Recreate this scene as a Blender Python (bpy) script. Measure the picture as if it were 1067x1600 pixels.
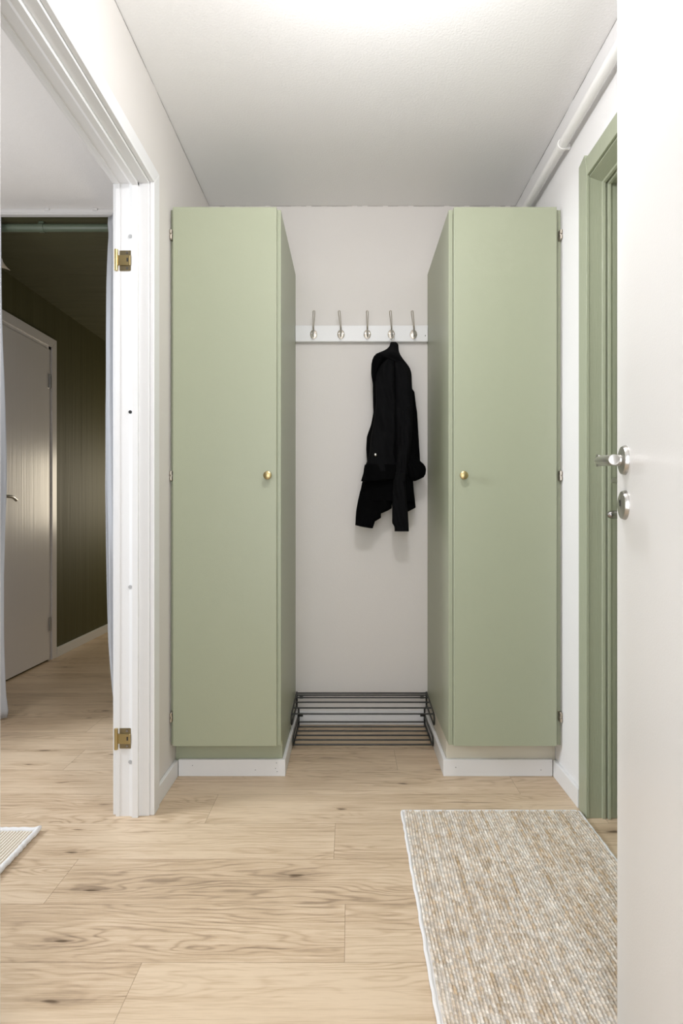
import bpy, bmesh, math, random
import numpy as np
from mathutils import Vector, Matrix
random.seed(7)
rng = np.random.default_rng(5)
C = bpy.context.scene.collection
for o in list(bpy.data.objects): bpy.data.objects.remove(o)

# ------------------------------------------------------------------ camera
F = 900.0; CX, CY = 546.0, 800.0; EYE = 0.99
cd = bpy.data.cameras.new('camera'); cam = bpy.data.objects.new('camera', cd); C.objects.link(cam)
cam.location = (0, 0, EYE); cam.rotation_euler = (math.radians(90), 0, 0)
cd.sensor_fit = 'HORIZONTAL'; cd.sensor_width = 36; cd.lens = F/1067*36
cd.shift_x = -(CX-533.5)/1067; cd.clip_start = 0.02
bpy.context.scene.camera = cam
# ------------------------------------------------------------------ world, lights, exposure
w = bpy.data.worlds.new('world'); bpy.context.scene.world = w; w.use_nodes = True
w.node_tree.nodes['Background'].inputs[0].default_value = (0.95, 0.97, 1, 1)
w.node_tree.nodes['Background'].inputs[1].default_value = 1.0
def area(name, loc, rot, sx, sy, power, col):
    l = bpy.data.lights.new(name, 'AREA'); l.shape = 'RECTANGLE'; l.size = sx; l.size_y = sy; l.energy = power; l.color = col
    o = bpy.data.objects.new(name, l); C.objects.link(o); o.location = loc; o.rotation_euler = rot; return o
LAMP = (0.09, 1.16, 2.14)
pl = bpy.data.lights.new('ceiling_lamp_light', 'POINT'); pl.energy = 18; pl.shadow_soft_size = 0.04; pl.color = (.97, .97, 1)
plo = bpy.data.objects.new('ceiling_lamp_light', pl); C.objects.link(plo); plo.location = LAMP
area('window_daylight', (-3.6, 1.0, 2.1), (0, math.radians(-72), math.radians(18)), .7, .7, 75, (.86, .93, 1))
area('entrance_fill', (-0.05, -0.55, 1.2), (math.radians(108), 0, 0), 1.2, 1.8, 20.5, (.93, .96, 1))  # added fill behind the camera, tilted up to brighten the hall ceiling
area('alcove_window_daylight', (-1.25, 5.6, 1.2), (math.radians(-90), 0, 0), .6, .7, 13, (1, .88, .68))
bl = bpy.data.lights.new('bedroom_fill_light', 'POINT'); bl.energy = 12; bl.shadow_soft_size = .12; bl.color = (.97, .98, 1)  # added fill to brighten the bedroom ceiling; no lamp body stands here
blo = bpy.data.objects.new('bedroom_fill_light', bl); C.objects.link(blo); blo.location = (-1.75, 1.55, 1.75)
vs = bpy.context.scene.view_settings
vs.view_transform = 'Standard'; vs.look = 'None'; vs.exposure = 0.15; vs.gamma = 1; vs.use_curve_mapping = False

# ------------------------------------------------------------------ helpers
def P(px, py, Y): return Vector(((px-CX)*Y/F, Y, EYE-(py-CY)*Y/F))
def mat(name, col, rough=.5, metal=0, bump=0, bscale=200, var=0, vscale=3, bstretch=None, spec=.5, sheen=0, trans=0):
    m = bpy.data.materials.new(name); m.use_nodes = True; nt = m.node_tree; b = nt.nodes['Principled BSDF']
    b.inputs['Base Color'].default_value = (*col, 1); b.inputs['Roughness'].default_value = rough
    b.inputs['Metallic'].default_value = metal; b.inputs['Specular IOR Level'].default_value = spec
    if sheen: b.inputs['Sheen Weight'].default_value = sheen
    tc = nt.nodes.new('ShaderNodeTexCoord')
    if bump:
        n = nt.nodes.new('ShaderNodeTexNoise'); n.inputs['Scale'].default_value = bscale; n.inputs['Detail'].default_value = 3
        mp = nt.nodes.new('ShaderNodeMapping'); nt.links.new(tc.outputs['Object'], mp.inputs[0]); nt.links.new(mp.outputs[0], n.inputs['Vector'])
        if bstretch: mp.inputs['Scale'].default_value = bstretch
        bp = nt.nodes.new('ShaderNodeBump'); bp.inputs['Strength'].default_value = bump; bp.inputs['Distance'].default_value = .002
        nt.links.new(n.outputs[0], bp.inputs['Height']); nt.links.new(bp.outputs[0], b.inputs['Normal'])
    if var:
        n = nt.nodes.new('ShaderNodeTexNoise'); n.inputs['Scale'].default_value = vscale; n.inputs['Detail'].default_value = 2
        nt.links.new(tc.outputs['Object'], n.inputs['Vector'])
        r = nt.nodes.new('ShaderNodeMapRange'); r.inputs[3].default_value = 1-var; r.inputs[4].default_value = 1+var
        nt.links.new(n.outputs[0], r.inputs[0])
        mx = nt.nodes.new('ShaderNodeVectorMath'); mx.operation = 'SCALE'; mx.inputs[0].default_value = col
        nt.links.new(r.outputs[0], mx.inputs['Scale']); nt.links.new(mx.outputs[0], b.inputs['Base Color'])
    return m
M = {}
M['wall'] = mat('wall_paint', (.70, .665, .63), .75, bump=.25, bscale=260)
M['wallw'] = mat('white_wall_paint', (.78, .77, .765), .7, bump=.25, bscale=260)
M['ceil'] = mat('ceiling_paint', (.83, .815, .80), .85, bump=.5, bscale=150)
M['white'] = mat('white_trim_paint', (.76, .755, .75), .38, bump=.05, bscale=80)
M['doorw'] = mat('white_door_lacquer', (.80, .795, .785), .3, bump=.12, bscale=300)
M['doora'] = mat('alcove_door_lacquer', (.76, .73, .72), .3, bump=.5, bscale=12, bstretch=(1, 3.5, .08))
M['green'] = mat('sage_green_paint', (.35, .372, .265), .40, bump=.12, bscale=300)
M['frameg'] = mat('sage_green_gloss_paint', (.345, .37, .268), .33, bump=.5, bscale=90, bstretch=(3, 3, .25))
M['cream'] = mat('cream_plinth_paint', (.62, .58, .48), .5)
M['dark'] = mat('dark_olive_wallpaper', (.085, .080, .030), .62, bump=1.6, spec=.35, bscale=14, bstretch=(2, .85, .04))
M['darkc'] = mat('dark_olive_ceiling_paint', (.085, .084, .042), .6, spec=.35, bump=1.6, bscale=12, bstretch=(.12, 1.3, 1))
for k_ in ('dark', 'darkc'): M[k_].node_tree.nodes['Bump'].inputs['Distance'].default_value = .006
M['dgreen'] = mat('dark_green_pipe_paint', (.12, .155, .11), .35)
M['brass'] = mat('brass', (.50, .40, .20), .34, 1)
M['brassd'] = mat('dull_brass', (.32, .27, .17), .4, 1)
M['steel'] = mat('brushed_steel', (.50, .49, .465), .28, 1)
M['nickel'] = mat('nickel', (.52, .47, .40), .4, 1)
M['chrome'] = mat('dark_chrome', (.35, .34, .33), .2, 1)
M['blackw'] = mat('black_wire', (.012, .013, .010), .35)
M['hole'] = mat('dark_hole', (.02, .02, .02), .8)
M['plug'] = mat('grey_plug', (.42, .42, .42), .5)
M['coat'] = mat('black_wool', (.0035, .0035, .004), .85, bump=.6, bscale=600, spec=.1)
M['coatd'] = mat('black_wool_dark', (.002, .002, .0022), .95, bump=.6, bscale=600, spec=.05)  # slightly darker, duller copy of the coat wool
M['edge'] = mat('white_binding', (.78, .77, .77), .8, bump=.5, bscale=400)
M['crack'] = mat('open_joint', (.10, .08, .07), .9)
M['pipe'] = mat('white_pipe_paint', (.80, .79, .77), .32)
M['shade'] = mat('pale_cone_finish', (.75, .68, .62), .8)

def link(name, me, m, parent=None, smooth=False, bevel=0):
    if m: me.materials.append(m)
    if smooth:
        me.polygons.foreach_set('use_smooth', [True]*len(me.polygons))
    o = bpy.data.objects.new(name, me); C.objects.link(o)
    if parent: o.parent = parent; o.matrix_parent_inverse = parent.matrix_world.inverted() if False else Matrix.Translation(parent.location).inverted() if parent.type == 'EMPTY' and not parent.get('rot') else Matrix()
    if bevel:
        b = o.modifiers.new('bevel', 'BEVEL'); b.width = bevel; b.segments = 2; b.limit_method = 'ANGLE'
        b.harden_normals = False
    return o
def root(name, loc, label=None, cat=None, group=None, kind=None):
    o = bpy.data.objects.new(name, None); C.objects.link(o); o.location = loc; o.empty_display_size = .05
    tag(o, label, cat, group, kind); return o
def tag(o, label=None, cat=None, group=None, kind=None):
    if label: o['label'] = label
    if cat: o['category'] = cat
    if group: o['group'] = group
    if kind: o['kind'] = kind
    return o
def boxes(name, bl, m, parent=None, bevel=0):
    bm = bmesh.new()
    for x0, x1, y0, y1, z0, z1 in bl:
        v = [bm.verts.new((x, y, z)) for x in (x0, x1) for y in (y0, y1) for z in (z0, z1)]
        for f in ((0,1,3,2),(4,6,7,5),(0,4,5,1),(2,3,7,6),(0,2,6,4),(1,5,7,3)): bm.faces.new([v[i] for i in f])
    bmesh.ops.recalc_face_normals(bm, faces=bm.faces)
    me = bpy.data.meshes.new(name); bm.to_mesh(me); bm.free()
    return link(name, me, m, parent, bevel=bevel)
def box(name, x0, x1, y0, y1, z0, z1, m, parent=None, bevel=0): return boxes(name, [(x0,x1,y0,y1,z0,z1)], m, parent, bevel)
def prism(name, poly, axis, a0, a1, m, parent=None, bevel=0):
    """poly in the two other axes (in xyz order), extruded along axis"""
    bm = bmesh.new()
    def pt(p, a):
        if axis == 'x': return (a, p[0], p[1])
        if axis == 'y': return (p[0], a, p[1])
        return (p[0], p[1], a)
    A = [bm.verts.new(pt(p, a0)) for p in poly]; B = [bm.verts.new(pt(p, a1)) for p in poly]
    n = len(poly); bm.faces.new(A); bm.faces.new(B[::-1])
    for i in range(n): bm.faces.new((A[i], B[i], B[(i+1) % n], A[(i+1) % n]))
    bmesh.ops.recalc_face_normals(bm, faces=bm.faces)
    me = bpy.data.meshes.new(name); bm.to_mesh(me); bm.free()
    return link(name, me, m, parent, bevel=bevel)
def tubemesh(bm, pts, r, seg=10, closed=False, rad=None):
    pts = [Vector(p) for p in pts]; n = len(pts); rings = []
    prev = None
    for i, p in enumerate(pts):
        if closed: t = (pts[(i+1) % n]-pts[i-1]).normalized()
        else: t = (pts[min(i+1, n-1)]-pts[max(i-1, 0)]).normalized()
        if prev is None:
            a = Vector((0,0,1)) if abs(t.z) < .9 else Vector((1,0,0)); u = t.cross(a).normalized()
        else: u = (prev-t*prev.dot(t)).normalized()
        prev = u; v = t.cross(u); rr = rad[i] if rad else r
        rings.append([bm.verts.new(p+rr*(math.cos(2*math.pi*k/seg)*u+math.sin(2*math.pi*k/seg)*v)) for k in range(seg)])
    for i in range(n if closed else n-1):
        A, B = rings[i], rings[(i+1) % n]
        for k in range(seg): bm.faces.new((A[k], A[(k+1) % seg], B[(k+1) % seg], B[k]))
    if not closed: bm.faces.new(rings[0][::-1]); bm.faces.new(rings[-1])
def tubes(name, lines, r, m, parent=None, seg=10, closed=False, rad=None):
    bm = bmesh.new()
    for l in lines: tubemesh(bm, l, r, seg, closed, rad)
    bmesh.ops.recalc_face_normals(bm, faces=bm.faces)
    me = bpy.data.meshes.new(name); bm.to_mesh(me); bm.free()
    o = link(name, me, m, parent, smooth=True); me.set_sharp_from_angle(angle=math.radians(50)); return o
def spline(pts, n=8):
    pts = [Vector(p) for p in pts]; out = []
    q = [2*pts[0]-pts[1]]+pts+[2*pts[-1]-pts[-2]]
    for i in range(1, len(q)-2):
        for k in range(n):
            t = k/n; a, b, c, d = q[i-1], q[i], q[i+1], q[i+2]
            out.append(.5*((2*b)+(c-a)*t+(2*a-5*b+4*c-d)*t*t+(3*b-a-3*c+d)*t**3))
    out.append(pts[-1]); return out
def lathe(name, prof, m, loc, axis, parent=None, seg=28, sx=1):
    """prof: list of (radius, distance along axis)"""
    ax = Vector(axis).normalized(); a = Vector((0,0,1)) if abs(ax.z) < .9 else Vector((1,0,0))
    u = ax.cross(a).normalized(); v = ax.cross(u); bm = bmesh.new(); rings = []
    for r, d in prof:
        rings.append([bm.verts.new(Vector(loc)+ax*d+r*(sx*math.cos(2*math.pi*k/seg)*u+math.sin(2*math.pi*k/seg)*v)) for k in range(seg)])
    for A, B in zip(rings, rings[1:]):
        for k in range(seg): bm.faces.new((A[k], A[(k+1) % seg], B[(k+1) % seg], B[k]))
    bm.faces.new(rings[0]); bm.faces.new(rings[-1])
    bmesh.ops.recalc_face_normals(bm, faces=bm.faces)
    me = bpy.data.meshes.new(name); bm.to_mesh(me); bm.free()
    o = link(name, me, m, parent, smooth=True)
    me.set_sharp_from_angle(angle=math.radians(40)); return o
def disc(name, c, n, r, m, parent=None, th=.0012): return lathe(name, [(r*.98, 0), (r, th*.3), (r*.92, th)], m, c, n, parent, 20)

# ------------------------------------------------------------------ floor
def floor():
    PW, PL = .1887, 1.285; known = {-1: -.456, 0: -.011, 1: -.773, 2: -.045, 3: -.46, 4: .60, 5: -1.10, 6: -.62, 7: .1}
    vs, fs, uv, rn = [], [], [], []
    for k in range(-12, 26):
        y0 = 1.2656+PW*k; off = known.get(k, random.uniform(-1, .3)); j = 0
        x = off-math.ceil((off+2.2)/PL)*PL
        while x < 1.3:
            a, b = max(x, -2.15), min(x+PL, 1.3)
            if b > a:
                i = len(vs); vs += [(a,y0,0),(b,y0,0),(b,y0+PW,0),(a,y0+PW,0)]; fs.append((i,i+1,i+2,i+3))
                uv += [(a-x,0),(b-x,0),(b-x,PW),(a-x,PW)]; rn.append(random.random())
            x += PL
    me = bpy.data.meshes.new('floor'); me.from_pydata(vs, [], fs)
    u = me.uv_layers.new(name='plank'); u.data.foreach_set('uv', [c for p in uv for c in p])
    at = me.attributes.new('rnd', 'FLOAT', 'FACE'); at.data.foreach_set('value', rn)
    m = bpy.data.materials.new('oak_laminate'); m.use_nodes = True; nt = m.node_tree; N = nt.nodes; L = nt.links; b = N['Principled BSDF']
    def math_(op, a, bb=None, c=None, clamp=False):
        n = N.new('ShaderNodeMath'); n.operation = op; n.use_clamp = clamp
        for i, v in enumerate((a, bb, c)):
            if v is None: continue
            if isinstance(v, (int, float)): n.inputs[i].default_value = v
            else: L.new(v, n.inputs[i])
        return n.outputs[0]
    def vec(x, y, z):
        n = N.new('ShaderNodeCombineXYZ')
        for i, v in enumerate((x, y, z)):
            if isinstance(v, (int, float)): n.inputs[i].default_value = v
            else: L.new(v, n.inputs[i])
        return n.outputs[0]
    def noise(v, s=1, d=3, r=.5):
        n = N.new('ShaderNodeTexNoise'); n.inputs['Scale'].default_value = s; n.inputs['Detail'].default_value = d; n.inputs['Roughness'].default_value = r
        L.new(v, n.inputs['Vector']); return n.outputs[0]
    uvn = N.new('ShaderNodeUVMap'); uvn.uv_map = 'plank'; sp = N.new('ShaderNodeSeparateXYZ'); L.new(uvn.outputs[0], sp.inputs[0])
    a = N.new('ShaderNodeAttribute'); a.attribute_name = 'rnd'; R = a.outputs['Fac']; U, V = sp.outputs[0], sp.outputs[1]
    U2 = math_('ADD', U, math_('MULTIPLY', R, 53.)); V2 = math_('ADD', V, math_('MULTIPLY', R, 17.))
    warp = noise(vec(math_('MULTIPLY', U2, 1.5), math_('MULTIPLY', V2, 8.), R), 1, 3, .55)
    broad = noise(vec(math_('MULTIPLY', U2, 1.1), math_('MULTIPLY', V2, 6.), 3.), 1, 2, .5)
    vo = N.new('ShaderNodeTexVoronoi'); vo.inputs['Scale'].default_value = 1; vo.inputs['Randomness'].default_value = 1; vo.voronoi_dimensions = '2D'
    wob = noise(vec(math_('MULTIPLY', U2, 9.), math_('MULTIPLY', V2, 30.), 1.), 1, 2, .5)
    L.new(vec(math_('ADD', math_('MULTIPLY', U2, 2.1), math_('MULTIPLY', wob, .14)), math_('ADD', math_('MULTIPLY', V2, 8.5), math_('MULTIPLY', wob, .22)), 0.), vo.inputs['Vector']); D = vo.outputs['Distance']
    ring = math_('ADD', math_('ADD', math_('MULTIPLY', V2, 44.), math_('MULTIPLY', warp, 13.)), math_('DIVIDE', 3.2, math_('ADD', math_('MULTIPLY', math_('MULTIPLY', D, D), 22.), 1.)))
    s = math_('MULTIPLY_ADD', math_('SINE', math_('MULTIPLY', ring, 6.283)), .5, .5)
    s = math_('POWER', s, 2.5)
    mask = noise(vec(math_('MULTIPLY', U2, .9), math_('MULTIPLY', V2, 5.), 9.), 1, 1, .5)
    mr = N.new('ShaderNodeMapRange'); mr.inputs[1].default_value = .38; mr.inputs[2].default_value = .62; L.new(mask, mr.inputs[0])
    s = math_('MULTIPLY', s, mr.outputs[0])
    fine = noise(vec(math_('MULTIPLY', U2, 14.), math_('MULTIPLY', V2, 420.), 0.), 1, 3, .6)
    fib = noise(vec(math_('MULTIPLY', U2, 3.), math_('MULTIPLY', V2, 90.), 5.), 1, 3, .6)
    kn = N.new('ShaderNodeMapRange'); kn.inputs[1].default_value = .055; kn.inputs[2].default_value = .0; L.new(D, kn.inputs[0]); vc = N.new('ShaderNodeSeparateXYZ'); L.new(vo.outputs['Color'], vc.inputs[0]); gate = math_('MULTIPLY_ADD', vc.outputs[0], 2.2, -1.0, clamp=True)
    kn2 = N.new('ShaderNodeMapRange'); kn2.inputs[1].default_value = .26; kn2.inputs[2].default_value = .03; L.new(D, kn2.inputs[0])
    crk = noise(vec(math_('MULTIPLY', U2, 1.9), math_('MULTIPLY', math_('ADD', V2, math_('MULTIPLY', warp, .04)), 48.), 21.), 1, 2, .4)
    ck = N.new('ShaderNodeMapRange'); ck.inputs[1].default_value = .70; ck.inputs[2].default_value = .78; L.new(crk, ck.inputs[0])
    dark = math_('ADD', math_('MULTIPLY', s, .27), math_('MULTIPLY', math_('SUBTRACT', fine, .5), .6))
    dark = math_('ADD', dark, math_('MULTIPLY', math_('SUBTRACT', fib, .5), .75))
    dark = math_('ADD', dark, math_('MULTIPLY', math_('SUBTRACT', broad, .5), .75))
    dark = math_('ADD', dark, math_('MULTIPLY', gate, math_('ADD', math_('MULTIPLY', kn.outputs[0], .8), math_('MULTIPLY', kn2.outputs[0], math_('MULTIPLY', wob, .5)))))
    dark = math_('ADD', dark, math_('MULTIPLY', ck.outputs[0], .5))
    dark = math_('ADD', dark, math_('MULTIPLY', math_('SUBTRACT', R, .5), .12))
    dark = math_('ADD', dark, .12, clamp=True)
    cr = N.new('ShaderNodeValToRGB'); e = cr.color_ramp.elements
    e[0].position = 0; e[0].color = (.67, .528, .378, 1); e[1].position = 1; e[1].color = (.13, .085, .05, 1)
    e.new(.28).color = (.535, .398, .266, 1); e.new(.6).color = (.31, .225, .15, 1)
    L.new(dark, cr.inputs[0])
    # joints between the planks
    ev = math_('MINIMUM', V, math_('SUBTRACT', PW, V)); eu = math_('MINIMUM', U, math_('SUBTRACT', PL, U))
    g = math_('LESS_THAN', math_('MINIMUM', ev, eu), .0009)
    mx = N.new('ShaderNodeMixRGB'); L.new(math_('MULTIPLY', g, .55), mx.inputs[0]); L.new(cr.outputs[0], mx.inputs[1]); mx.inputs[2].default_value = (.22, .15, .09, 1)
    L.new(mx.outputs[0], b.inputs['Base Color'])
    bp = N.new('ShaderNodeBump'); bp.inputs['Strength'].default_value = .25; bp.inputs['Distance'].default_value = .001
    L.new(math_('SUBTRACT', fine, g), bp.inputs['Height']); L.new(bp.outputs[0], b.inputs['Normal'])
    b.inputs['Roughness'].default_value = .42
    o = link('floor', me, m); tag(o, kind='structure'); return o
floor()

# ------------------------------------------------------------------ walls and ceilings
XL, XR, YB, H = -.655, .775, 2.69, 2.42
XP, XA = -.76, -2.01            # room side of the partition, far-left wall
def S(o): o['kind'] = 'structure'; return o
# partition with the doorway (hall face XL, room face XP)
S(boxes('wall_left', [(XP, XL, -.6, 1.0, 0, H), (XP, XL, 1.93, YB+.06, 0, H), (XP, XL, 1.0, 1.93, 2.10, H)], M['wall']))
S(boxes('wall_right', [(XR, XR+.14, .22, 1.0, 0, H), (XR, XR+.14, 1.905, YB+.1, 0, H), (XR, XR+.14, 1.0, 1.905, 2.12, H)], M['wallw']))
S(box('wall_back', XL, XR, YB, YB+.1, 0, H, M['wall']))
S(box('ceiling', XL-.02, XR+.02, -.6, YB+.1, H, H+.1, M['ceil']))
S(box('ceiling_bedroom', XA-.1, XL-.02, -.6, 2.745, H, H+.1, M['ceil']))
S(box('wall_bedroom_side', XA-.1, XA, -.6, .95, 0, H, M['wall']))
S(boxes('wall_bedroom_window', [(XA-.1, XA, .95, 2.17, 0, .5), (XA-.1, XA, .95, 2.17, 2.15, H), (XA-.1, XA, 2.17, 2.745, 0, H)], M['wall']))
wn = S(root('window_1', (XA, 1.5, 1.5)))
boxes('window_frame', [(XA-.08, XA-.02, .95, 1.0, .5, 2.15), (XA-.08, XA-.02, 2.12, 2.17, .5, 2.15), (XA-.08, XA-.02, 1.0, 2.12, .5, .55), (XA-.08, XA-.02, 1.0, 2.12, 2.10, 2.15)], M['white'], wn)
S(box('wall_bedroom_near', XA-.1, XP, -.7, -.6, 0, H, M['wall']))
YA, HA = 5.7, 2.395
S(box('wall_alcove_left', XA-.1, XA, 2.745, YA, 0, HA+.02, M['dark']))
S(box('wall_alcove_back', XA-.1, XP+.1, YA, YA+.1, 0, HA+.02, M['dark']))
S(box('wall_alcove_right', XP, XP+.1, 2.76, YA, 0, HA+.02, M['dark']))
S(box('ceiling_alcove', XA, XP, 2.745, YA, HA, HA+.1, M['darkc']))
# entrance return beside the open front door
S(box('wall_entrance', .345, XR, .08, .22, 0, H, M['wallw']))
# open hairline joints between walls and ceiling
def crack(name, a, b, wdt, side):
    a, b = Vector(a), Vector(b); bm = bmesh.new(); n = 60; d = (b-a)/n
    for i in range(n):
        if random.random() < .12: continue
        p, q = a+d*i, a+d*(i+1); t = wdt*random.uniform(.35, 1.1); s = Vector(side)*t
        bm.faces.new([bm.verts.new(v) for v in (p, q, q+s, p+s)])
    me = bpy.data.meshes.new(name); bm.to_mesh(me); bm.free(); return S(link(name, me, M['crack']))
crack('trim_1', (XL+.0006, .5, H-.0012), (XL+.0006, YB, H-.0012), .0022, (0,0,-1))
crack('trim_2', (XR-.0006, .5, H-.0012), (XR-.0006, YB, H-.0012), .0024, (0,0,-1))
crack('trim_3', (XL, YB-.0006, H-.0012), (XR, YB-.0006, H-.0012), .0018, (0,0,-1))
BB = .0625; BT = .013
def bb(name, x0, x1, y0, y1): return S(box(name, x0, x1, y0, y1, 0, BB, M['white'], bevel=.002))
bb('baseboard_left', XL, XL+BT, 1.93, 2.157)
bb('baseboard_right', XR-BT, XR, 1.925, 2.157)
bb('baseboard_back', -.24, .351, YB-BT, YB)
bb('baseboard_left_near', XL, XL+BT, -.6, .998)
bb('baseboard_alcove', XA, XA+.018, 3.925, YA)

# ------------------------------------------------------------------ door_1: white doorway to the bedroom (its leaf is off)
d1 = S(root('door_1', (-.71, 1.47, 0)))
CT = .015
# far jamb: stepped profile (x, y)
yj = 1.876
jamb = [(XL+.003, 1.93), (XL+.003, yj+.004), (XL+.0015, yj+.001), (-.6535, yj), (-.685, yj), (-.685, yj-.012), (-.7035, yj-.013), (-.7055, yj-.006), (-.7165, yj-.002), (-.747, yj-.002), (-.747, yj-.004), (-.760, yj-.004), (-.760, 1.93)]
HD = 2.061
prism('jamb', jamb, 'z', 0, HD+.0, M['white'], d1, bevel=.0012)
near = [(x, 1.054-(y-yj)) for x, y in jamb]; near[0] = (XL+.003, .998); near[-1] = (-.76, .998)
prism('jamb', near, 'z', 0, HD, M['white'], d1, bevel=.0012)
hz = lambda y: HD+(y-yj)
head = [(x, hz(y)) for x, y in jamb]; head[0] = (XL+.003, 2.105); head[-1] = (-.76, 2.105)
prism('head_jamb', head, 'y', .998, 1.93, M['white'], d1, bevel=.0012)
# casings on the hall side, mitred
def casing(xo, xi, y0, y1, w_, z1, m, par, gap=.004):
    a = min(xo, xi); b = max(xo, xi)
    prism('casing', [(y1, 0), (y1-w_, 0), (y1-w_, z1-w_), (y1, z1)], 'x', a, b, m, par, .0015)
    prism('casing', [(y0, 0), (y0+w_, 0), (y0+w_, z1-w_), (y0, z1)], 'x', a, b, m, par, .0015)
    prism('casing', [(y0, z1), (y0+w_, z1-w_), (y1-w_, z1-w_), (y1, z1)], 'x', a, b, m, par, .0015)
casing(XL+.0035, XL+CT+.003, 1.0, 1.932, .052, 2.119, M['white'], d1)
casing(-.773, -.7605, .99, 1.945, .062, 2.125, M['white'], d1)
for z in (1.807, .254):
    h = boxes('hinge_plate', [(-.7475, -.7085, yj-.0045, yj-.001, z-.0335, z+.0335)], M['brassd'], d1, bevel=.004)
    boxes('hinge_leaf', [(-.757, -.711, yj-.0085, yj-.0048, z-.0165, z+.0165)], M['brass'], h, bevel=.003)
    tubes('hinge_knuckle', [[(-.7565, yj-.009, z+.034), (-.7565, yj-.009, z-.034)]], .0058, M['brass'], h, 16)
    box('hinge_slot', -.7225, -.718, yj-.0092, yj-.0083, z-.005, z+.007, M['hole'], h)
    for dz in (.025, -.025): disc('hinge_screw', (-.7225, yj-.0046, z+dz), (0,-1,0), .0042, M['chrome'], h)
for py, mm in ((370, 'plug'), (644, 'hole'), (917, 'plug'), (1190, 'plug')):
    p = P(204, py, yj-.0025); disc('screw_plug', (p.x, yj-.0056, p.z), (0,-1,0), .0065 if mm == 'plug' else .0058, M[mm], d1)

# ------------------------------------------------------------------ door_2: green door in the right wall
d2 = S(root('door_2', (.82, 1.46, 0)))
yg = 1.862
gj = [(.775, 1.905), (.775, yg), (.816, yg), (.816, yg-.005), (.826, yg-.006), (.828, yg+.002), (.832, yg+.002), (.833, yg-.008), (.842, yg-.009), (.843, yg-.001), (.90, yg-.001), (.90, 1.905)]
prism('jamb', gj, 'z', 0, 2.085, M['frameg'], d2, bevel=.0012)
prism('jamb', [(x, 1.03-(y-yg)) if y < 1.9 else (x, 1.0) for x, y in gj], 'z', 0, 2.085, M['frameg'], d2, bevel=.0012)
gh = [(.775, 2.12), (.775, 2.073), (.816, 2.058), (.818, 2.053), (.826, 2.051), (.828, 2.057), (.832, 2.057), (.833, 2.047), (.842, 2.045), (.843, 2.050), (.90, 2.05), (.90, 2.12)]
prism('head_jamb', gh, 'y', 1.0, 1.905, M['frameg'], d2, bevel=.0012)
prism('casing', [(1.921, 0), (1.859, 0), (1.859, 2.10), (1.874, 2.151), (1.921, 2.138)], 'x', XR-.011, XR-.0005, M['frameg'], d2, .0015)
prism('casing', [(.985, 0), (1.045, 0), (1.045, 2.075), (1.045, 2.14), (.985, 2.14)], 'x', XR-.011, XR-.0005, M['frameg'], d2, .0015)
prism('casing', [(1.045, 2.137), (1.045, 2.077), (1.859, 2.077), (1.868, 2.137)], 'x', XR-.009, XR-.0005, M['frameg'], d2, .0015)
lf = box('leaf', .862, .90, 1.034, yg-.004, .01, 2.048, M['frameg'], d2, bevel=.0015)
hd = lathe('door_handle', [(.0001, 0), (.024, 0), (.024, .005), (.02, .008), (.009, .009), (.009, .030), (.0085, .038), (.005, .0425)], M['steel'], (.862, 1.80, 1.088), (-1, 0, 0), d2)
tubes('lever', [spline([(.827, 1.80, 1.088), (.825, 1.76, 1.088), (.827, 1.68, 1.086)], 6)], .008, M['steel'], hd)
tk = lathe('lock_knob', [(.0001, 0), (.022, 0), (.022, .006), (.0135, .009), (.013, .03), (.0125, .052), (.010, .059), (.005, .0635)], M['chrome'], (.862, 1.785, .982), (-1, 0, 0), d2)

# ------------------------------------------------------------------ door_3: white door in the alcove's left wall
d3 = S(root('door_3', (XA, 3.5, 0)))
boxes('casing', [], M['white'], d3) if False else None
xa = XA+.0005
prism('casing', [(3.925, 0), (3.865, 0), (3.865, 2.095), (3.925, 2.155)], 'x', xa, XA+.016, M['doora'], d3, .0015)
prism('casing', [(3.05, 0), (3.11, 0), (3.11, 2.095), (3.05, 2.155)], 'x', xa, XA+.016, M['doora'], d3, .0015)
prism('casing', [(3.05, 2.155), (3.11, 2.095), (3.865, 2.095), (3.925, 2.155)], 'x', xa, XA+.016, M['doora'], d3, .0015)
boxes('frame', [(xa, XA+.007, 3.838, 3.865, 0, 2.095), (xa, XA+.007, 3.11, 3.137, 0, 2.095), (xa, XA+.007, 3.11, 3.865, 2.075, 2.095)], M['doora'], d3)
l3 = box('leaf', xa, XA+.013, 3.14, 3.834, .012, 2.072, M['doora'], d3, bevel=.002)
for z in (1.86, .245):
    tubes('hinge', [[(XA+.017, 3.836, z-.045), (XA+.017, 3.836, z+.045)]], .007, M['steel'], d3)
h3 = lathe('door_handle', [(.0001, 0), (.024, 0), (.024, .006), (.01, .008), (.009, .05)], M['chrome'], (XA+.013, 3.20, 1.075), (1, 0, 0), d3)
tubes('lever', [spline([(XA+.06, 3.20, 1.075), (XA+.063, 3.26, 1.079), (XA+.062, 3.33, 1.076), (XA+.055, 3.38, 1.06)], 6)], .009, M['chrome'], h3)
box('lock_plate', XA+.013, XA+.015, 3.235, 3.265, 1.015, 1.045, M['steel'], d3)

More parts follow.
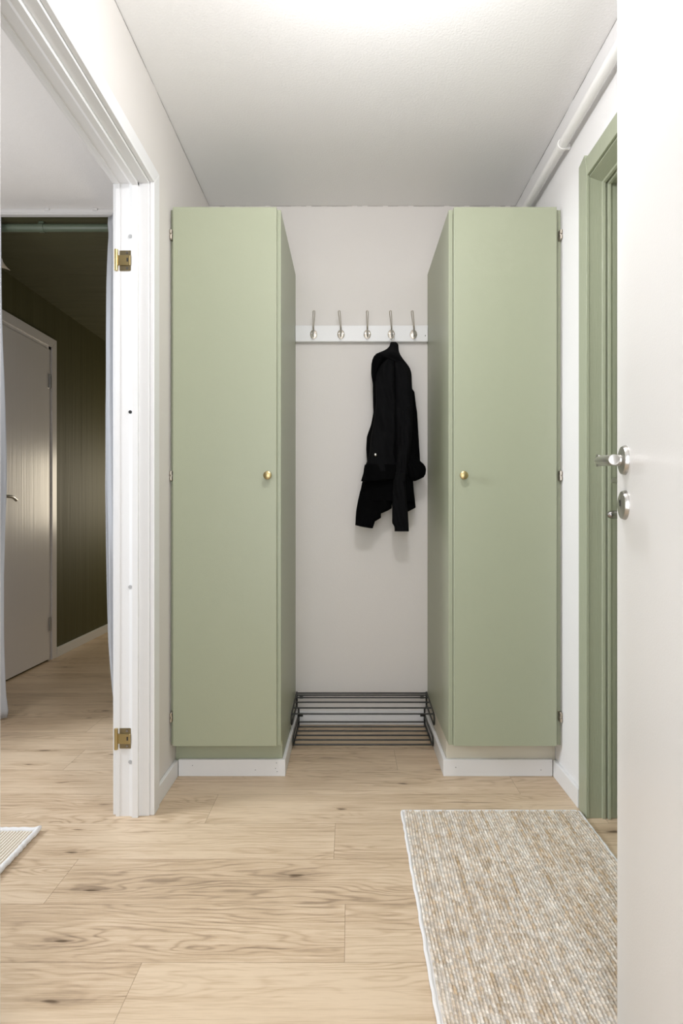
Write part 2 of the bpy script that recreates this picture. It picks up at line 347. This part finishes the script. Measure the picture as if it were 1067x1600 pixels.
# ------------------------------------------------------------------ door_4: open white front door at the right
E = Vector((.4830, 1.04, 0)); dd = Vector((-math.sin(math.radians(10.5)), -math.cos(math.radians(10.5)), 0)); nn = Vector((dd.y, -dd.x, 0))  # nn faces the hall side
d4 = S(root('door_4', E+dd*.8))
def obb(name, o, u, v, lu, lv, z0, z1, m, par, bevel=0):
    pts = [o, o+u*lu, o+u*lu+v*lv, o+v*lv]
    return prism(name, [(p.x, p.y) for p in pts], 'z', z0, z1, m, par, bevel)
obb('leaf', E, dd, -nn, .80, .04, .008, 2.36, M['doorw'], d4, .0015)
def hall_rose(base_t, z, name):
    b = E+dd*base_t; b = Vector((b.x, b.y, z))
    return b, lathe(name, [(.0001, 0), (.0255, 0), (.0255, .002), (.0235, .0065), (.018, .0085), (.0001, .0086)], M['steel'], b, nn, d4)
b, h4 = hall_rose(.052, 1.079, 'door_handle')
lathe('lever_neck', [(.0001, .008), (.0105, .008), (.0095, .014), (.0095, .04), (.011, .046)], M['steel'], b, nn, h4)
n0 = b+nn*.043; up = Vector((0, 0, 1))
dn = Vector((0, 0, -.0075))
lv = [n0-dd*.0135+nn*.001, n0-dd*.0125+nn*.001, n0-dd*.008, n0+dd*.001, n0+dd*.03+dn*.3, n0+dd*.06+dn*.6, n0+dd*.0985+dn, n0+dd*.0995+dn]
tubes('lever', [lv], .01, M['steel'], h4, 28, rad=[.0015, .0035, .0058, .0074, .0082, .0085, .0087, .0079])
b2, k4 = hall_rose(.052, 1.002, 'keyhole_rose')
obb('keyhole', b2+nn*.0087-dd*.002, dd, nn, .004, .0004, 1.000, 1.009, M['hole'], k4)
lathe('keyhole', [(.0001, 0), (.0032, 0), (.0032, .0006)], M['hole'], b2+nn*.0087+Vector((0, 0, .006)), nn, k4)

# ------------------------------------------------------------------ wardrobes
def wardrobe(x0, x1, dx0, dx1, kx, hx, gap, label, plm, hd):
    r = root('wardrobe', ((x0+x1)/2, 2.40, 0), label, 'wardrobe', 'tall sage green hallway wardrobes')
    t = .016; z0, z1 = .135, 2.098; yf = 2.113
    g = M['green']
    box('side_panel', x0+.0006, x0+t, yf, YB-.001, z0, z1, g, r, .001); box('side_panel', x1-t, x1-.0006, yf, YB-.001, z0, z1, g, r, .001)
    box('top_panel', x0+t, x1-t, yf+.001, YB-.001, z1-t, z1-.0005, g, r); box('bottom_panel', x0+t, x1-t, yf+.001, YB-.001, z0, z0+t, g, r)
    box('back_panel', x0+t, x1-t, YB-.008, YB-.001, z0+t, z1-t, g, r)
    dr = box('door', dx0, dx1, 2.0925, 2.1105, .139, 2.0985, g, r, .0015)
    kz = 1.122
    lathe('knob', [(.0001, 0), (.0085, 0), (.0085, .002), (.0055, .004), (.005, .012), (.009, .016), (.0138, .018), (.0152, .022), (.0145, .026), (.010, .0285), (.0001, .0293)], M['brass'], (kx, 2.0925, kz), (0, -1, 0), dr)
    for z in (2.0, 1.122, .243):
        h = boxes('hinge', [(min(hx, hx+hd*.009), max(hx, hx+hd*.009), 2.094, 2.1128, z-.018, z+.018)], M['nickel'], r, bevel=.002)
        tubes('hinge_pin', [[(hx+hd*.004, 2.0935, z-.016), (hx+hd*.004, 2.0935, z-.003)], [(hx+hd*.004, 2.0935, z+.003), (hx+hd*.004, 2.0935, z+.016)]], .0042, M['nickel'], h)
    # plinth and its white skirting around the two visible sides
    ga, gb = (x0+.001, x1-.002) if gap > 0 else (x0+.002, x1-.001)
    boxes('plinth', [(ga, gb, 2.17, 2.182, 0, z0-.0005), (gb-.012 if gap > 0 else ga, gb if gap > 0 else ga+.012, 2.182, YB-.001, 0, z0-.0005)], plm, r)
    if gap > 0: sk = [(x0+BT+.001, x1+.0105, 2.157, 2.1695, 0, BB), (x1-.0015, x1+.0105, 2.1695, YB-BT-.001, 0, BB)]
    else: sk = [(x0-.0115, x1-BT-.001, 2.157, 2.1695, 0, BB), (x0-.0115, x0+.0015, 2.1695, YB-BT-.001, 0, BB)]
    boxes('skirting', sk, M['white'], r, bevel=.0015)
    return r
wardrobe(XL, -.251, -.642, -.265, -.295, -.6535, 1, 'sage green wardrobe on the left with green plinth and brass knob at its right edge', M['green'], 1)
wardrobe(.363, XR, .379, .753, .4117, .7735, -1, 'sage green wardrobe on the right with cream plinth and brass knob at its left edge', M['cream'], -1)

def nail(px, py, Y, par):
    p = P(px, py, Y); disc('nail_hole', (p.x, Y, p.z), (0, -1, 0), .0013, M['hole'], par)
W = [o for o in bpy.data.objects if o.name.startswith('wardrobe')]
for px, py in ((300.7, 1196), (432, 1192), (430.5, 1200.5), (433, 1205.5), (399, 1203)): nail(px, py, 2.1568, W[0])
for px, py in ((845, 1203), (712, 1199)): nail(px, py, 2.1568, W[1])

# ------------------------------------------------------------------ pipes
rp = root('pipe', (.746, 1.5, 2.277), 'white painted pipe running under the hallway ceiling along the right wall', 'pipe')
tubes('tube', [[(.746, .3, 2.277), (.746, YB-.001, 2.277)]], .017, M['pipe'], rp, 28)
yc = 2.02
tubes('clamp', [[(.746, yc-.008, 2.277), (.746, yc+.008, 2.277)]], .0195, M['pipe'], rp, 28)
box('clamp_bracket', .752, XR-.0005, yc-.006, yc+.006, 2.262, 2.278, M['pipe'], rp, .002)
rp2 = root('pipe', (-1.4, 2.79, 2.364), 'dark green painted pipe just under the dark ceiling behind the curtain rail', 'pipe')
tubes('tube', [[(XA+.001, 2.79, 2.366), (XP-.003, 2.79, 2.366)]], .0185, M['dgreen'], rp2, 28)
cxp = P(65.5, 356, 2.79).x
tubes('clamp', [[(cxp-.013, 2.79, 2.366), (cxp+.013, 2.79, 2.366)]], .0215, M['dgreen'], rp2, 28)
box('clamp_bracket', cxp-.012, cxp+.012, 2.78, 2.80, 2.383, 2.3945, M['dgreen'], rp2, .002)

# ------------------------------------------------------------------ curtain rail and curtains
cr = root('curtain_rail', (-1.4, 2.725, 2.40), 'slim white curtain rail on the ceiling above the dark green alcove', 'curtain rail')
box('track', XA+.001, XP-.001, 2.716, 2.742, 2.400, 2.4195, M['white'], cr, .001)
box('track_lip', XA+.001, XP-.001, 2.7165, 2.7415, 2.393, 2.3995, M['white'], cr, .001)
for px in (74, 149): 
    x = P(px, 330, 2.715).x; box('rail_clip', x-.012, x+.010, 2.708, 2.7155, 2.411, 2.4195, M['white'], cr, .001)
def cloth_mat():
    m = mat('sheer_curtain_linen', (.74, .76, .80), .85, bump=.5, bscale=700); nt = m.node_tree; b = nt.nodes['Principled BSDF']; out = nt.nodes['Material Output']
    t = nt.nodes.new('ShaderNodeBsdfTranslucent'); t.inputs[0].default_value = (.78, .82, .88, 1); mx = nt.nodes.new('ShaderNodeMixShader'); mx.inputs[0].default_value = .35
    nt.links.new(b.outputs[0], mx.inputs[1]); nt.links.new(t.outputs[0], mx.inputs[2]); nt.links.new(mx.outputs[0], out.inputs[0]); return m
M['cloth'] = cloth_mat()
def curtain(label, prof, xfix, yc, folds, z0, z1, seed):
    """prof: (z, free edge x); xfix: x of the other side"""
    rr = random.Random(seed); ph = [rr.uniform(0, 6.28) for _ in range(4)]
    prof = sorted(prof); zs = [z0+(z1-z0)*i/70 for i in range(71)]; nx = folds*14
    vs, fs = [], []
    for z in zs:
        xe = np.interp(z, [p[0] for p in prof], [p[1] for p in prof])
        t_ = (z1-z)/(z1-z0); amp = .030*(.55+.45*min(1, t_*3))
        for i in range(nx+1):
            t = i/nx; a = t*folds*2*math.pi
            x = xe+(xfix-xe)*t+.010*math.sin(a*2+ph[1])*math.sin(math.pi*t)
            y = yc+amp*math.cos(a+ph[0]*0+.5*math.sin(z*2.3+ph[2]))+.008*math.sin(2.1*a+z*3+ph[3])
            vs.append((x, y, z))
    n = nx+1
    for j in range(70):
        for i in range(nx): fs.append((j*n+i, j*n+i+1, (j+1)*n+i+1, (j+1)*n+i))
    me = bpy.data.meshes.new('curtain'); me.from_pydata(vs, [], fs); o = link('curtain', me, M['cloth'], smooth=True)
    s = o.modifiers.new('solid', 'SOLIDIFY'); s.thickness = .0015; s.offset = 0
    return tag(o, label, 'curtain', 'curtains at the alcove')
def ex(lst, Y): return [(P(px, py, Y).z, P(px, py, Y).x) for px, py in lst]
curtain('white curtain gathered at the right of the alcove, behind the white door frame', ex([(187,333),(173,344),(172,352),(174,370),(172,390),(169,450),(167,530),(165,640),(165,760),(167,850),(169,930),(171,1000),(174,1040),(177,1075),(179,1090),(178.5,1105),(183,1113)], 2.765), XP-.013, 2.728, 5, .035, 2.392, 3)
curtain('white curtain gathered at the far left edge, in front of the alcove door handle', ex([(2.5,333),(2.5,500),(4.5,600),(6,700),(6,760),(4,820),(3,900),(5,1000),(8,1070),(9,1090),(12,1110),(11,1120),(5,1133)], 2.742), XA+.03, 2.728, 4, .010, 2.392, 8)

# unidentified pale shape near the alcove ceiling, built as a pointed cone
ls = root('pale_cone', (XA, 3.02, 2.30), 'unidentified pale pointed shape high on the dark alcove wall, mostly behind the left curtain', 'lamp')
tipp = P(16, 422.5, 3.2); bs = P(-6, 408.5, 3.04); axl = tipp-bs
lathe('pointed_cone', [(.012, -.01), (.034, 0), (.028, .012), (.017, .055), (.008, .10), (.004, axl.length*.8), (.001, axl.length)], M['shade'], bs, axl, ls)
tubes('arm', [[bs, Vector((XA+.001, 3.0, bs.z))]], .006, M['white'], ls)

# ------------------------------------------------------------------ coat rail with hooks
rk = root('coat_rail', (.056, YB, 1.815), 'white wooden coat rail with five silver double hooks between the wardrobes', 'coat rail')
yr = 2.662
box('board', -.2505, .3625, yr, YB-.0005, 1.778, 1.853, M['white'], rk, .002)
pr = P(664.5, 524.5, yr); disc('screw_hole', (pr.x, yr, pr.z), (0, -1, 0), .0025, M['hole'], rk)
hooks = [(490, 490.3, 1), (532.6, 530, 1), (573.8, 573.8, 0), (611.3, 610.2, 0), (646, 644.2, 0)]
for px, tx, _ in hooks:
    b = P(px, 522.5, yr); X, Z = b.x, b.z
    hp = lathe('hook', [(.0001, 0), (.0165, 0), (.0165, .0015), (.014, .003), (.0001, .0032)], M['nickel'], (X, yr, Z), (0, -1, 0), rk, 24, sx=1)
    hp.data.transform(Matrix.Translation((X, 0, Z)) @ Matrix.Diagonal((1, 1, 1.28, 1)) @ Matrix.Translation((-X, 0, -Z)))
    for s in (-1, 1): disc('hook_screw', (X+s*.0098, yr-.0031, Z+.004), (0, -1, 0), .0028, M['chrome'], hp)
    T = P(tx, 485.5, 2.605)
    dxt = T.x-P(px, 485.5, 2.605).x
    X1 = X*2.605/yr if False else X
    tip = (T.x, 2.605, T.z)
    up_ = spline([(X-.0012, yr-.002, Z+.014), (X-.0016, yr-.022, Z+.024), (X+(T.x-X)*.45-.003, yr-.034, Z+.052), (T.x-.0042, 2.61, T.z-.008), (T.x-.003, 2.605, T.z-.001), (T.x+.003, 2.605, T.z-.001), (T.x+.0042, 2.61, T.z-.008), (X+(T.x-X)*.45+.003, yr-.034, Z+.052), (X+.0016, yr-.022, Z+.024), (X+.0012, yr-.002, Z+.014)], 6)
    tubes('upper_prong', [up_], .0017, M['nickel'], hp, 8)
    tubes('lower_prong', [spline([(X, yr-.002, Z+.018), (X, yr-.016, Z+.012), (X, yr-.024, Z-.006), (X, yr-.034, Z-.020), (X, yr-.046, Z-.018), (X, yr-.052, Z-.006)], 6)], .0035, M['steel'], hp, 10)

# ------------------------------------------------------------------ hanger and coat
HX = P(611.3, 0, yr).x; HZ = P(0, 522.5, yr).z
hg = root('clothes_hanger', (HX, 2.62, HZ-.02), 'silver wire hanger hook holding the black coat on the fourth hook', 'clothes hanger')
yy = 2.618
tubes('hanger_hook', [spline([(HX-.012, yy, HZ-.030), (HX-.010, yy, HZ-.016), (HX, yy, HZ-.011), (HX+.010, yy, HZ-.018), (HX+.010, yy, HZ-.032), (HX+.002, yy, HZ-.048), (HX+.002, yy, HZ-.075)], 6)], .0018, M['steel'], hg, 8)
tubes('hanger_bar', [spline([(HX-.055, yy-.01, HZ-.16), (HX-.03, yy-.005, HZ-.115), (HX+.002, yy, HZ-.078), (HX+.03, yy+.005, HZ-.125), (HX+.05, yy+.01, HZ-.17)], 6)], .004, M['blackw'], hg, 8)
ct = root('coat', (HX, 2.60, .92), 'black wool coat hanging on the fourth hook beside the right wardrobe', 'coat')
YC = 2.575
def uvp(u, v, y=YC): return P(530+u/4.2125, 520+v/4.2125, YC)
def loft(name, rows, yc, th, m=None, fold=.006, seed=0, seg=36, sub=8, taper=True, nf=3, smooth=2):
    """rows: (v, uL, uR) in the coat's own measuring grid; elliptic sections with draped folds"""
    rr = random.Random(seed); ph = [rr.uniform(0, 6.28) for _ in range(6)]
    R = []
    pts = [Vector((a, b, c)) for a, b, c in rows]
    for i in range(len(pts)-1):
        k = max(1, int((pts[i+1].x-pts[i].x)/6))
        for j in range(k): R.append(pts[i].lerp(pts[i+1], j/k))
    R.append(pts[-1])
    # light smoothing keeps the outline but softens corners
    for _ in range(smooth): R = [R[0]]+[(R[i-1]+2*R[i]+R[i+1])/4 for i in range(1, len(R)-1)]+[R[-1]]
    bm = bmesh.new(); rings = []; n = len(R)
    for i, q in enumerate(R):
        z = uvp(0, q.x).z; xl = uvp(q.y, 0).x; xr = uvp(q.z, 0).x; cx, hw = (xl+xr)/2, (xr-xl)/2
        t = i/(n-1); tt = th*(min(1, .35+t*5) if taper else 1)*min(1, hw/.03+.1)
        tt = min(tt, hw*1.6)
        ring = []
        for k in range(seg):
            a = 2*math.pi*k/seg; ca, sa = math.cos(a), math.sin(a)
            x = math.copysign(abs(ca)**.8, ca); y = math.copysign(abs(sa)**.75, sa)
            f = fold*(math.sin(x*nf*2.2+ph[0]+z*7)*.5+.6*math.sin(z*34+ph[1]+x*2.5)+.5*math.sin(z*61+x*6+ph[2]))*(1-abs(x)**4)
            ring.append(bm.verts.new((cx+x*hw, yc+y*tt/2+(f if y < 0 else f*.3), z)))
        rings.append(ring)
    for A, B in zip(rings, rings[1:]):
        for k in range(seg): bm.faces.new((A[k], A[(k+1) % seg], B[(k+1) % seg], B[k]))
    bm.faces.new(rings[0]); bm.faces.new(rings[-1])
    bmesh.ops.recalc_face_normals(bm, faces=bm.faces)
    me = bpy.data.meshes.new(name); bm.to_mesh(me); bm.free()
    o = link(name, me, m or M['coat'], ct, smooth=True); return o
loft('body', [(110,305,395),(150,228,410),(190,213,428),(240,211,474),(270,212,480),(330,222,482),(372,222,484),(378,222,498),(520,226,515),(600,210,522),(680,182,524),(760,178,530),(850,184,532),(900,178,500),(980,152,490),(1060,135,497),(1110,124,502)], 2.60, .085, M['coatd'], seed=1)
loft('front_hem', [(1040,138,346),(1100,124,346),(1155,114,346),(1170,112,322),(1190,110,276),(1218,108,275),(1242,107,236),(1266,105,228),(1276,140,225),(1287,205,222)], 2.585, .045, M['coatd'], seed=2, taper=False, smooth=0)
loft('back_hem', [(960,350,488),(1060,348,498),(1120,348,505),(1150,352,508),(1163,355,485),(1185,360,440)], 2.605, .05, M['coatd'], seed=3, taper=False, smooth=0)
sl = loft('sleeve', [(180,315,345),(200,292,358),(235,262,362),(290,240,363),(340,237,362),(400,240,364),(470,240,368),(560,230,370),(640,216,370),(700,205,368),(770,200,358),(800,196,356),(840,186,366),(880,168,372),(905,162,374),(918,162,370)], 2.555, .062, seed=4, fold=.008)
loft('cuff', [(872,166,374),(905,160,376),(925,158,374),(965,146,374),(978,142,300)], 2.552, .066, M['coatd'], seed=14, taper=False, fold=.004, smooth=1)
loft('front_panel', [(190,362,425),(230,362,455),(300,363,468),(400,364,480),(520,366,482),(640,370,480),(720,372,474),(800,376,468),(860,372,452),(930,366,448)], 2.562, .05, seed=5, fold=.004)
tl = loft('sleeve', [(500,400,468),(580,396,472),(640,392,472),(720,385,466),(800,380,458),(870,372,446),(930,362,436),(985,350,432),(1060,346,436),(1160,346,446),(1240,345,450),(1258,346,452),(1270,360,452),(1305,361,454)], 2.548, .05, M['coat'], seed=6, fold=.006)
loft('cuff', [(925,365,438),(940,362,436),(985,368,432)], 2.545, .058, seed=16, fold=.002, taper=False)
loft('side_panel', [(374,476,491),(520,474,515),(680,470,524),(800,465,532),(850,455,534)], 2.59, .06, M['coatd'], seed=7, fold=.006)
loft('pocket', [(800,462,500),(850,440,537),(862,440,552),(882,444,566),(900,448,570),(930,452,567),(950,458,556),(968,474,520),(976,485,500)], 2.575, .075, M['coatd'], seed=8, taper=False, smooth=0)
cl = loft('collar', [(64,336,376),(74,334,389),(90,330,390),(112,308,391),(132,270,394),(146,234,400),(156,226,405),(166,258,412),(182,304,424),(200,355,440),(217,404,454),(236,425,466),(256,448,471),(275,462,472)], 2.575, .10, seed=9, fold=.003, nf=2, smooth=1)
loft('lapel', [(160,228,300),(190,214,285),(230,212,262),(270,213,246),(300,217,238),(332,222,232)], 2.55, .05, M['coatd'], seed=10, fold=.003)
loft('cuff_tab', [(795,222,250),(860,224,250),(885,226,250)], 2.524, .006, seed=11, fold=.001, taper=False)
p = uvp(235, 810); tagb = lathe('button', [(.0001, 0), (.0058, 0), (.0062, .002), (.0045, .0035), (.0001, .0037)], M['steel'], (p.x, 2.5215, p.z), (0, -1, 0), ct, 18); tagb['label'] = 'silver snap button'
# ------------------------------------------------------------------ shoe rack
sr = root('shoe_rack', (.056, 2.53, 0), 'low black wire shoe rack with two shelves between the wardrobes', 'shoe rack')
def rl(x0, x1, y, z): return [(x0, y, z), (x1, y, z)]
xa0, xa1 = -.243, .355; xb0, xb1 = -.2345, .3465; rw = .0033
ybk, yft = 2.655, 2.42
tubes('upper_shelf', [rl(xa0, xa1, ybk, .155), rl(xa0, xa1, 2.635, .152), rl(xa0, xa1, 2.61, .149), rl(xa0, xa1, 2.555, .146), rl(xa0, xa1, 2.49, .143), rl(xa0, xa1, 2.425, .140)], rw, M['blackw'], sr)
tubes('lower_shelf', [rl(xb0, xb1, ybk, .022), rl(xb0, xb1, 2.60, .0205), rl(xb0, xb1, 2.55, .0205), rl(xb0, xb1, 2.50, .0205), rl(xb0, xb1, 2.45, .0205), rl(xb0, xb1, 2.40, .0205)], rw, M['blackw'], sr)
for x, xx in ((xa0, xb0), (xa1, xb1)):
    tubes('side_wire', [[(x, ybk+.004, .158)]+spline([(x, 2.56, .150), (x, 2.44, .141), (x, 2.418, .132), (x, 2.412, .115), (x, 2.418, .098), (x, 2.44, .094)], 5)+[(x, ybk, .099)]], .0036, M['blackw'], sr)
    tubes('side_wire', [[(xx, ybk, .047)]+spline([(xx, 2.52, .050), (xx, 2.42, .052), (xx, 2.398, .046), (xx, 2.392, .032), (xx, 2.398, .018), (xx, 2.42, .015)], 5)+[(xx, ybk, .013)]], .0036, M['blackw'], sr)
    tubes('post', [[(x+(.0 if x < 0 else 0), ybk+.004, .160), (x, ybk+.004, .090), (xx, ybk+.004, .080), (xx, ybk+.004, .0)]], .0042, M['blackw'], sr)
    s = 1 if x < 0 else -1
    for z in (.135, .040 if False else .052):
        box('wall_bracket', min(xx+s*.004, xx+s*.02), max(xx+s*.004, xx+s*.02), ybk+.002, ybk+.006, z-.006, z+.005, M['blackw'], sr)

# ------------------------------------------------------------------ jute rug in the hall
rg = root('jute_rug', (.46, 1.4, 0), 'natural beige jute rug with braided rows in front of the open white door', 'rug')
def jute():
    x0, x1, y0, y1 = .178, .748, .80, 1.888; rows = 70; sp = 7; dy = .0021
    pitch = (x1-x0)/rows; ny = int((y1-y0)/dy)
    ii = np.arange(rows*sp+1); pr_ = ii/sp; r = np.minimum(np.floor(pr_).astype(int), rows-1); p = pr_-r
    jj = np.arange(ny+1); s = y0+jj*dy
    RR, SS = np.meshgrid(r, s); PP, _ = np.meshgrid(p, s)
    joff = rng.uniform(0, 1, rows); lenv = rng.uniform(.0080, .0100, rows); slant = np.where(np.arange(rows) % 2 == 0, 1., .6)*.9
    T = SS/lenv[RR]+joff[RR]+(PP-.5)*slant[RR]+.25*np.sin(SS*70+joff[RR]*30)
    fr = T-np.floor(T); cell = np.floor(T).astype(int)
    bump = np.abs(np.sin(np.pi*fr))**.55; arch = np.sqrt(np.clip(np.sin(np.pi*PP), 0, 1))
    tab = rng.uniform(0, 1, (rows, 400)); cv = tab[RR, cell % 400]
    h = .0055+arch*(.003+.0055*bump)*(.75+.4*cv)
    xx = x0+(RR+PP)*pitch+.0018*np.sin(SS*7+RR*.12)+.0009*np.sin(SS*31+RR*.7)+.0004*(cv-.5)
    # streaky colour: yarn shade drifts along and between rows
    low = rng.uniform(0, 1, (rows+4, 40)); ys = (SS-y0)/(y1-y0)*36; y_i = ys.astype(int); fy = ys-y_i
    drift = low[RR, y_i]*(1-fy)+low[RR, y_i+1]*fy
    rowt = rng.uniform(0, 1, rows)[RR]
    f = np.clip(.55*cv**1.5+.55*drift*rowt+.18*rowt-.10, 0, 1)[..., None]
    pale = np.array([.80, .745, .67]); tan = np.array([.52, .375, .22])
    col = pale*(1-f)+tan*f; col *= (.78+.38*rng.uniform(0, 1, (rows, 400))[RR, cell % 400])[..., None]
    n = len(ii); V = np.stack([xx, SS, h], -1).reshape(-1, 3)
    a = (np.arange(ny)[:, None]*n+np.arange(n-1)[None]).ravel()
    Fq = np.stack([a, a+1, a+n+1, a+n], -1)
    me = bpy.data.meshes.new('weave'); me.vertices.add(len(V)); me.vertices.foreach_set('co', V.ravel())
    me.loops.add(Fq.size); me.loops.foreach_set('vertex_index', Fq.ravel().astype(np.int32))
    me.polygons.add(len(Fq)); me.polygons.foreach_set('loop_start', np.arange(0, Fq.size, 4, dtype=np.int32)); me.update(calc_edges=True)
    at = me.color_attributes.new('yarn', 'FLOAT_COLOR', 'POINT'); at.data.foreach_set('color', np.concatenate([col.reshape(-1, 3), np.ones((len(V), 1))], 1).ravel())
    m = mat('jute_yarn', (.6, .5, .4), .9, bump=.6, bscale=900); nt = m.node_tree; an = nt.nodes.new('ShaderNodeAttribute'); an.attribute_name = 'yarn'
    nt.links.new(an.outputs['Color'], nt.nodes['Principled BSDF'].inputs['Base Color'])
    link('weave', me, m, rg, smooth=True)
    box('backing', x0-.003, x1+.003, y0, y1+.003, .0005, .0068, M['edge'], rg)
    def wob(pts): return [(x+random.uniform(-.0012, .0012), y+random.uniform(-.0008, .0008), z) for x, y, z in pts]
    xl, xr, yt = x0-.006, x1+.005, y1+.004
    n1 = 46
    path = [(xl, y0+(yt-.01-y0)*i/n1, .0065) for i in range(n1)]+[(xl+.001, yt-.004, .0065), (xl+.006, yt, .0065)]
    path += [(xl+.012+(xr-xl-.024)*i/30, yt, .0065) for i in range(31)]+[(xr-.001, yt-.004, .0065)]+[(xr, yt-.01-(yt-.01-y0)*i/n1, .0065) for i in range(n1+1)]
    tubes('binding', [spline(wob(path), 3)], .0048, M['edge'], rg, 10)
jute()

# ------------------------------------------------------------------ cream ribbed rug in the bedroom
r2 = root('ribbed_rug', (-1.3, 1.3, 0), 'cream ribbed rug with fuzzy white edge at the far left', 'rug')
def ribbed():
    vs, fs = [], []; x0, x1 = -1.56, -.965; y0, y1 = .9, 1.772; nr = 62; sp = 6; ny = 160
    n = nr*sp+1
    for j in range(ny+1):
        y = y0+(y1-y0)*j/ny
        for i in range(n):
            p = (i % sp)/sp; x = x0+(x1-x0)*i/(n-1)
            vs.append((x+(y1-y)*.012, y, .008+.0035*abs(math.sin(math.pi*p))*(.8+.2*math.sin(y*600+i//sp*2))))
    for j in range(ny):
        for i in range(n-1): fs.append((j*n+i, j*n+i+1, (j+1)*n+i+1, (j+1)*n+i))
    me = bpy.data.meshes.new('weave'); me.from_pydata(vs, [], fs)
    m = mat('cream_wool', (.80, .74, .64), .9, bump=.5, bscale=500); nt = m.node_tree; N = nt.nodes
    g = N.new('ShaderNodeSeparateXYZ'); tc = N.new('ShaderNodeNewGeometry'); nt.links.new(tc.outputs['Position'], g.inputs[0])
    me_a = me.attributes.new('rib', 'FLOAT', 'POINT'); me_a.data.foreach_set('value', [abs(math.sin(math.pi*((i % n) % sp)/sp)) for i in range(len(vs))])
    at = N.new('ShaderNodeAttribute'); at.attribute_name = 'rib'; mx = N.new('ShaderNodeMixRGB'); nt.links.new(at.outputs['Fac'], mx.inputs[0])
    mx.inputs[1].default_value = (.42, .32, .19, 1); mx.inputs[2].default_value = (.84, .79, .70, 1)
    nt.links.new(mx.outputs[0], N['Principled BSDF'].inputs['Base Color'])
    link('weave', me, m, r2, smooth=True)
    box('backing', x0, x1, y0, y1, .0005, .0078, M['edge'], r2)
    pts = []
    for i in range(90): t = i/89; pts.append((x1+.004+(y1-(y0+(y1-y0)*t))*.012+random.uniform(-.002, .002), y0+(y1-y0)*t, .009+random.uniform(-.001, .001)))
    pts += [(x1+.006, y1+.010, .012)]
    for i in range(60): t = i/59; pts.append((x1-.006+(x0-x1)*t, y1+.005+random.uniform(-.002, .002), .009))
    tubes('fringe_edge', [pts], .008, M['edge'], r2, 10)
ribbed()

# ------------------------------------------------------------------ the lamp overhead
cl_ = root('ceiling_lamp', (LAMP[0], LAMP[1], H), 'white pendant lamp hanging from the hallway ceiling', 'ceiling lamp')
lathe('lamp_base', [(.0001, 0), (.06, 0), (.055, -.018), (.0001, -.02)], M['white'], (LAMP[0], LAMP[1], H-.0005), (0, 0, 1), cl_)
tubes('cord', [[(LAMP[0], LAMP[1], H-.018), (LAMP[0], LAMP[1], LAMP[2]+.09)]], .003, M['white'], cl_)
lathe('socket', [(.006, .10), (.018, .09), (.018, .055), (.0001, .053)], M['white'], (LAMP[0], LAMP[1], LAMP[2]), (0, 0, 1), cl_)
